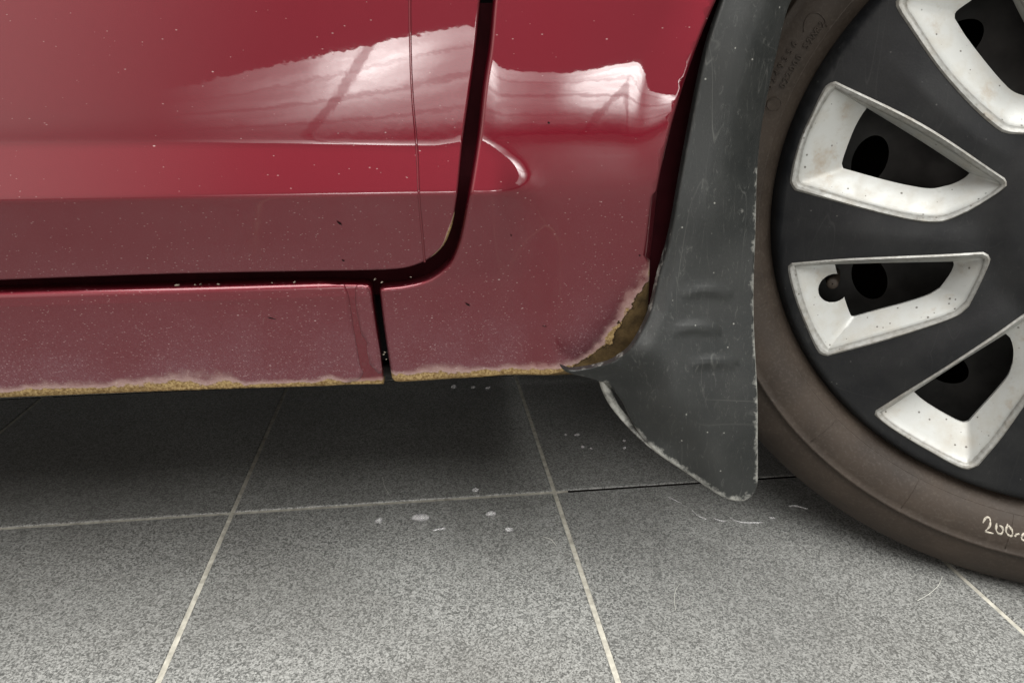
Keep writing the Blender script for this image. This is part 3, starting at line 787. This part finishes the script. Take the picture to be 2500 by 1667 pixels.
# ---- hubcap
A2 = dict(A=[[(1150, 520), (1700, 790), (2225, 1135)], [(2225, 1135), (2238, 1180), (2100, 1285), (1990, 1350)], [(1990, 1350), (1830, 1412), (1650, 1405), (1300, 1325), (890, 1215)], [(890, 1215), (858, 1160), (920, 900), (1000, 720), (1090, 545), (1150, 520)]],
          B=[[(1145, 568), (1700, 850), (2190, 1165)], [(2190, 1165), (2197, 1185), (2080, 1270), (1975, 1322)], [(1975, 1322), (1830, 1375), (1650, 1368), (1300, 1285), (925, 1170)], [(925, 1170), (910, 1130), (960, 900), (1040, 720), (1105, 610), (1145, 568)]],
          C=[[(1350, 690), (1700, 905), (2005, 1105)], [(2005, 1105), (1980, 1130), (1930, 1160), (1880, 1180)], [(1880, 1180), (1760, 1203), (1600, 1180), (1440, 1142), (1200, 1075)], [(1200, 1075), (1190, 1045), (1215, 960), (1270, 820), (1320, 730), (1350, 690)]], o=(1600, 0))
A3 = dict(A=[[(870, 240), (1300, 202), (2090, 168)], [(2090, 168), (2135, 200), (2100, 310), (2000, 510)], [(2000, 510), (1930, 570), (1700, 655), (1400, 750), (1100, 832)], [(1100, 832), (1045, 815), (960, 640), (890, 460), (845, 270), (870, 240)]],
          B=[[(893, 262), (1300, 234), (2070, 204)], [(2070, 204), (2092, 215), (2065, 310), (1980, 480)], [(1980, 480), (1900, 548), (1700, 618), (1400, 705), (1105, 787)], [(1105, 787), (1085, 765), (1010, 640), (940, 460), (905, 320), (893, 262)]],
          C=[[(1145, 248), (1400, 242), (1900, 232)], [(1900, 232), (1905, 250), (1880, 310), (1815, 400)], [(1815, 400), (1740, 445), (1600, 492), (1440, 535), (1270, 582)], [(1270, 582), (1250, 578), (1215, 490), (1180, 380), (1155, 290), (1145, 248)]], o=(1600, 550))
A4 = dict(A=[[(1405, 1180), (1880, 868), (2470, 480)], [(2470, 480), (2580, 500), (2640, 650), (2560, 830)], [(2560, 830), (2480, 960), (2352, 1140), (2200, 1360), (2060, 1530)], [(2060, 1530), (1975, 1555), (1750, 1441), (1500, 1290), (1398, 1205), (1405, 1180)]],
          B=[[(1440, 1190), (1900, 896), (2460, 530)], [(2460, 530), (2530, 545), (2590, 650), (2520, 820)], [(2520, 820), (2440, 950), (2310, 1130), (2150, 1350), (2015, 1500)], [(2015, 1500), (1975, 1513), (1750, 1402), (1530, 1272), (1460, 1215), (1440, 1190)]],
          C=[[(1640, 1052), (1950, 868), (2235, 692)], [(2235, 692), (2265, 720), (2285, 800), (2280, 880)], [(2280, 880), (2250, 960), (2180, 1050), (2090, 1150), (2000, 1250)], [(2000, 1250), (1965, 1258), (1880, 1220), (1760, 1150), (1690, 1100), (1640, 1052)]], o=(1600, 550))
A1 = dict(A=[[(2100, -430), (2400, 110), (2690, 660)], [(2690, 660), (2690, 740), (2600, 810), (2500, 840)], [(2500, 840), (2352, 858), (2190, 832), (1850, 500), (1560, 90)], [(1560, 90), (1535, 10), (1750, -230), (1950, -350), (2050, -420), (2100, -430)]],
          B=[[(2110, -380), (2400, 150), (2650, 660)], [(2650, 660), (2655, 700), (2560, 780), (2490, 800)], [(2490, 800), (2352, 812), (2230, 786), (1890, 470), (1612, 66)], [(1612, 66), (1600, 10), (1770, -180), (1960, -300), (2040, -350), (2110, -380)]],
          C=[[(2190, -200), (2350, 130), (2560, 500)], [(2560, 500), (2540, 560), (2500, 600), (2460, 615)], [(2460, 615), (2352, 612), (2250, 560), (2000, 260), (1910, 120)], [(1910, 120), (1915, 80), (2020, 0), (2100, -70), (2150, -140), (2190, -200)]], o=(1600, 0))
DEP = .017
NS = (26, 12, 30, 24)
def loop(op, key, v):
    out = []
    for s, n in zip(op[key], NS):
        q = spline([whl(*p, v) for p in z5(s, *op['o'])], step=.0006)
        L = np.concatenate([[0], np.cumsum(np.hypot(*np.diff(q, axis=0).T))]); t = np.linspace(0, L[-1], n + 1)[:-1]
        out.append(np.stack([np.interp(t, L, q[:, 0]), np.interp(t, L, q[:, 1])], 1))
    return np.concatenate(out)
def rot(P, a): c, s = math.cos(a), math.sin(a); return np.stack([P[:, 0] * c - P[:, 1] * s, P[:, 0] * s + P[:, 1] * c], 1)
ops = [{k: loop(o, k, v) for k, v in (('A', 0.), ('B', .0022), ('C', DEP))} for o in (A1, A2, A3, A4)]
ang = [math.atan2(*o['C'].mean(0)[::-1]) % (2 * math.pi) for o in ops]
span = 3 * (2 * math.pi / 10)
step = 2 * math.pi / 10
notch_c = whl(1600 + 1138 / 2.6133, 550 + 405 / 2.6133, .012); notch_r = float(np.linalg.norm(whl(1600 + 1040 / 2.6133, 550 + 405 / 2.6133, .012) - notch_c))
allops = [(o, k == 2) for k, o in enumerate(ops)]
for k in range(1, 6):
    src = ops[1]; a = ang[3] - ang[1] + k * (2 * math.pi - (ang[3] - ang[0])) / 6
    allops.append(({q: rot(src[q], a) for q in src}, False))
spk = [(ang[k] + ang[k + 1]) / 2 for k in range(3)] + [ang[3] + (k + .5) * (2 * math.pi - ang[3] + ang[0]) / 6 for k in range(6)]
def face_y(P):
    r = np.hypot(P[:, 0], P[:, 1]); th = np.arctan2(P[:, 1], P[:, 0]); rid = np.zeros(len(P))
    for a in spk:
        d = (th - a - .10 * sstep(.21, .08, r) + math.pi) % (2 * math.pi) - math.pi
        rid = np.maximum(rid, np.where(d > 0, 1 - d / .30, 1 + d / .12))
    rid = np.clip(rid, 0, 1) * sstep(.215, .15, r) * sstep(.075, .11, r)
    return -.0034 * rid + .013 * sstep(.2235, .2325, r) ** 1.5 - .006 * (1 - sstep(.060, .088, r)) - .0025 * np.exp(-((r - .135) / .05) ** 2) 
V, F = disc_holes(circ(.2315, 200), [o['A'] for o, _ in allops], face_y, .004)
hub = obj('hubcap', V, F, CAPM, wheel)
for o, notch in allops:
    A, B, C = o['A'], o['B'], o['C']
    ctr = C.mean(0)
    ya = face_y(A)
    rings = [(A + (A - ctr) * .004, ya + .0015), (A, ya - .0004), (A * .72 + B * .28, ya - .0014), (A * .35 + B * .65, ya * .5 - .0010), (B, np.full(len(B), .0008)), (B * .97 + C * .03, np.full(len(B), .0022))]
    nw = 26 if notch else 8
    for t in np.linspace(.08, 1, nw): rings.append((B * (1 - t) + C * t, np.full(len(B), .0022 + (DEP - .0022) * t)))
    rings.append((C + (C - ctr) * .02, np.full(len(C), DEP + .004)))
    n = len(A); V = []; sc = []
    for ri_, (P, y) in enumerate(rings):
        for k in range(n): V.append([P[k, 0], float(y[k]), P[k, 1]]); sc.append([.98, .95, .85, .72, .85, .5][ri_] if ri_ < 6 else 0.05)  # high values on the bead rings put their shading into the colour
    F = []
    for i in range(len(rings) - 1):
        for k in range(n): F.append((i * n + k, i * n + (k + 1) % n, (i + 1) * n + (k + 1) % n, (i + 1) * n + k))
    if notch:
        VV = np.array(V); dd = np.hypot(VV[:, 0] - notch_c[0], VV[:, 2] - notch_c[1]); ins = dd < notch_r
        F = [f for f in F if not all(ins[list(f)])]
        for i in np.where(ins)[0]:
            q = np.array([VV[i, 0], VV[i, 2]]) - notch_c; L = np.hypot(*q)
            q = notch_c + q / max(L, 1e-6) * notch_r; V[i][0], V[i][2] = q[0], q[1]
    F = [f[::-1] for f in F]
    t = obj('opening_trim', V, F, SILVER, wheel); fattr(t.data, 'scuff_shading', sc)
    me = t.data
    # keep the mitre creases where the four walls meet
    bm = bmesh.new(); bm.from_mesh(me)
    for e in bm.edges:
        if len(e.link_faces) == 2 and e.calc_face_angle(0) > R(28): e.smooth = False
    bm.to_mesh(me); bm.free()
vc = whl(1600 + 1130 / 2.6133, 550 + 368 / 2.6133, .016)
Vv, Fv = revolve([(.0005, -.006), (.0036, -.006), (.0046, -.0045), (.0046, .010), (.0058, .012), (.0058, .035)], 24)
valve = obj('valve_stem', [(vc[0] + a, b_ + .018, vc[1] + c) for a, b_, c in Vv], Fv, RUBBER, wheel)
# raised ring round the hub
V, F = revolve([(.0, -.0145), (.042, -.0145), (.050, -.013), (.0545, -.0105), (.057, -.0060), (.061, -.0048), (.064, -.0052), (.068, -.0040)], 96); obj('hub_centre', V, F, CAPM, wheel)

# ------------------------------------------------------------------ water and litter on the floor
def drop_mesh(rx, ry, hgt, seed):
    rnd = random.Random(seed); n = 18; V = [(0, 0, hgt)]; F = []
    ph = [rnd.uniform(0, 6.28) for _ in range(3)]
    for j, f in enumerate((.35, .65, .87, 1.0)):
        for k in range(n):
            a = 2 * math.pi * k / n; wob = 1 + .14 * math.sin(2 * a + ph[0]) + .08 * math.sin(3 * a + ph[1])
            V.append((rx * f * wob * math.cos(a), ry * f * wob * math.sin(a), hgt * math.sqrt(max(0, 1 - f ** 4))))
    for k in range(n): F.append((0, 1 + k, 1 + (k + 1) % n))
    for j in range(3):
        for k in range(n): F.append((1 + j * n + k, 1 + j * n + n + k, 1 + j * n + n + (k + 1) % n, 1 + j * n + (k + 1) % n))
    F.append(tuple(1 + 3 * n + k for k in range(n))[::-1])
    return V, F
def water(px, py, rx, ry, hgt, label, rz=0, i=0):
    p = on_floor(px, py); V, F = drop_mesh(rx, ry, hgt * 1.7, i)
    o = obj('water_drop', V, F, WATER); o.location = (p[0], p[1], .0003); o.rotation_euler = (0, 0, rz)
    return tag(o, label, 'water drop', 'water drops on the tiles')
k = 0
for px, py, rx, ry, hh, lab in [
    (925, 1273, .0042, .0032, .0016, 'small round water drop, leftmost of the row below the pale joint'),
    (1027, 1266, .0082, .0052, .0022, 'largest water drop, half-moon bead below the pale joint'),
    (1072, 1293, .0070, .0009, .0008, 'thin straight streak of water touching the largest drop'),
    (1199, 1256, .0046, .0034, .0018, 'round water drop right of the largest one, near the crossing'),
    (1243, 1295, .0036, .0034, .0015, 'speckled water drop lowest and nearest the tile crossing'),
    (1161, 1197, .0034, .0028, .0015, 'single water drop sitting just above the pale joint'),
    (1108, 946, .0046, .0034, .0018, 'brightest water drop right under the fender edge'),
    (1155, 947, .0030, .0024, .0014, 'lesser drop beside the brightest one under the fender edge'),
    (1192, 948, .0032, .0026, .0014, 'rightmost drop of the three under the fender edge'),
    (1408, 1063, .0034, .0016, .0013, 'slanted bright drop on the dark tile left of the flap'),
    (1422, 1092, .0024, .0022, .0013, 'round drop below the slanted one left of the flap'),
    (1443, 1096, .0017, .0016, .001, 'tiny drop beside the round one left of the flap'),
    (1381, 1062, .0018, .0016, .001, 'tiny drop left of the slanted drop on the dark tile'),
    (1524, 1077, .0020, .0018, .0011, 'tiny drop nearest the folded lip of the flap'),
    (1525, 1095, .0022, .0016, .0011, 'flat drop just below the one nearest the folded lip')]:
    water(px, py, rx, ry, hh, lab, random.uniform(-.4, .4), k); k += 1
for pts, wd, lab in [
    ([(1632, 1214), (1648, 1222), (1662, 1229)], .0011, 'first short water streak left below the flap tip'),
    ([(1680, 1234), (1690, 1247), (1704, 1259), (1724, 1268)], .0014, 'bent water streak below the flap, second from the left'),
    ([(1740, 1264), (1752, 1270), (1772, 1273)], .0013, 'short water streak in the middle below the flap'),
    ([(1783, 1265), (1800, 1273), (1825, 1276), (1862, 1276)], .0014, 'longest flat water streak right below the flap'),
    ([(1877, 1263), (1893, 1266)], .0012, 'tiny water streak right of the longest one'),
    ([(1925, 1235), (1945, 1235), (1958, 1239), (1972, 1243)], .0016, 'bright wavy water streak between flap and tyre')]:
    P = spline([on_floor(*p)[:2] for p in pts], step=.0015)
    V, F = [], []
    for i, (x, y) in enumerate(P):
        t = i / (len(P) - 1); w_ = wd * (.35 + .65 * math.sin(math.pi * min(.97, max(.03, t))))
        for q, (dx, dz) in enumerate(((-1, .0002), (-.6, .0008), (0, .0011), (.6, .0008), (1, .0002))): V.append((x, y + dx * w_, dz))
    for i in range(len(P) - 1):
        for q in range(4): F.append((i * 5 + q, i * 5 + 5 + q, i * 5 + 6 + q, i * 5 + 1 + q))
        F.append((i * 5 + 4, i * 5 + 9, i * 5 + 5, i * 5))
    F.append((0, 1, 2, 3, 4)); e = (len(P) - 1) * 5; F.append((e + 4, e + 3, e + 2, e + 1, e))
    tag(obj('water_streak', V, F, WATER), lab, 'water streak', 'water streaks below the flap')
for pts, lab in [([(1660, 1425), (1650, 1440), (1646, 1462), (1649, 1490)], 'pale curved fibre lying on the tile below the flap'),
                 ([(1325, 1310), (1345, 1317), (1358, 1332)], 'faint short fibre beside the right-hand tile joint'),
                 ([(934, 1165), (940, 1190), (953, 1211)], 'faint fibre on the shaded tile above the pale joint'),
                 ([(2300, 1408), (2290, 1430), (2265, 1452), (2240, 1466)], 'long faint fibre near the bottom of the tyre')]:
    P = spline([on_floor(*p)[:2] for p in pts], step=.002)
    tag(obj('fibre', *tube([(x, y, .0004) for x, y in P], .00022, 5), FIBRE), lab, 'fibre', 'fibres on the floor')
# grit caught in the shut line
for kx, (px, py) in enumerate([(432, 697), (476, 696), (491, 693), (532, 696), (664, 692), (938, 866), (942, 884), (936, 872), (916, 682), (932, 692), (1003, 675), (719, 690)]):
    x, z = on_rock(px, py); V, F = drop_mesh(.0004 + .0013 * random.random(), .0004 + .0007 * random.random(), .0003 + .0007 * random.random(), 40 + kx)
    o = obj('grit', V, F, CRUMB, car); o.location = (x, float(body(np.array([x]), np.array([z]))[0]) + .005, z); o.rotation_euler = (random.uniform(-.5, .8), 0, random.uniform(0, 6))
# dark scratches and chips through the paint
for x0, y0, x1, y1, wd in [(822, 540, 836, 550, .0005), (652, 774, 675, 779, .0004), (1135, 739, 1148, 747, .0005), (1337, 298, 1342, 302, .0006), (1322, 795, 1336, 797, .0003), (1246, 573, 1250, 576, .0004), (834, 634, 842, 638, .0004), (1560, 622, 1563, 625, .0006)]:
    V, F = [], []
    a, c = np.array(on_body(x0, y0)), np.array(on_body(x1, y1)); d = c - a; L = np.hypot(*d); nrm = np.array([-d[1], d[0]]) / L
    n = 8
    for i in range(n + 1):
        t = i / n; q = a + d * t; w_ = wd * math.sin(math.pi * min(.95, max(.05, t))) * random.uniform(.7, 1.2)
        for sgn in (-1, 1):
            p_ = q + nrm * w_ * sgn; V.append((p_[0], float(body(p_[:1], p_[1:])[0]) - .0005, p_[1]))
    for i in range(n): F.append((i * 2, i * 2 + 1, i * 2 + 3, i * 2 + 2))
    obj('paint_chip', V, F, BLACK, car)
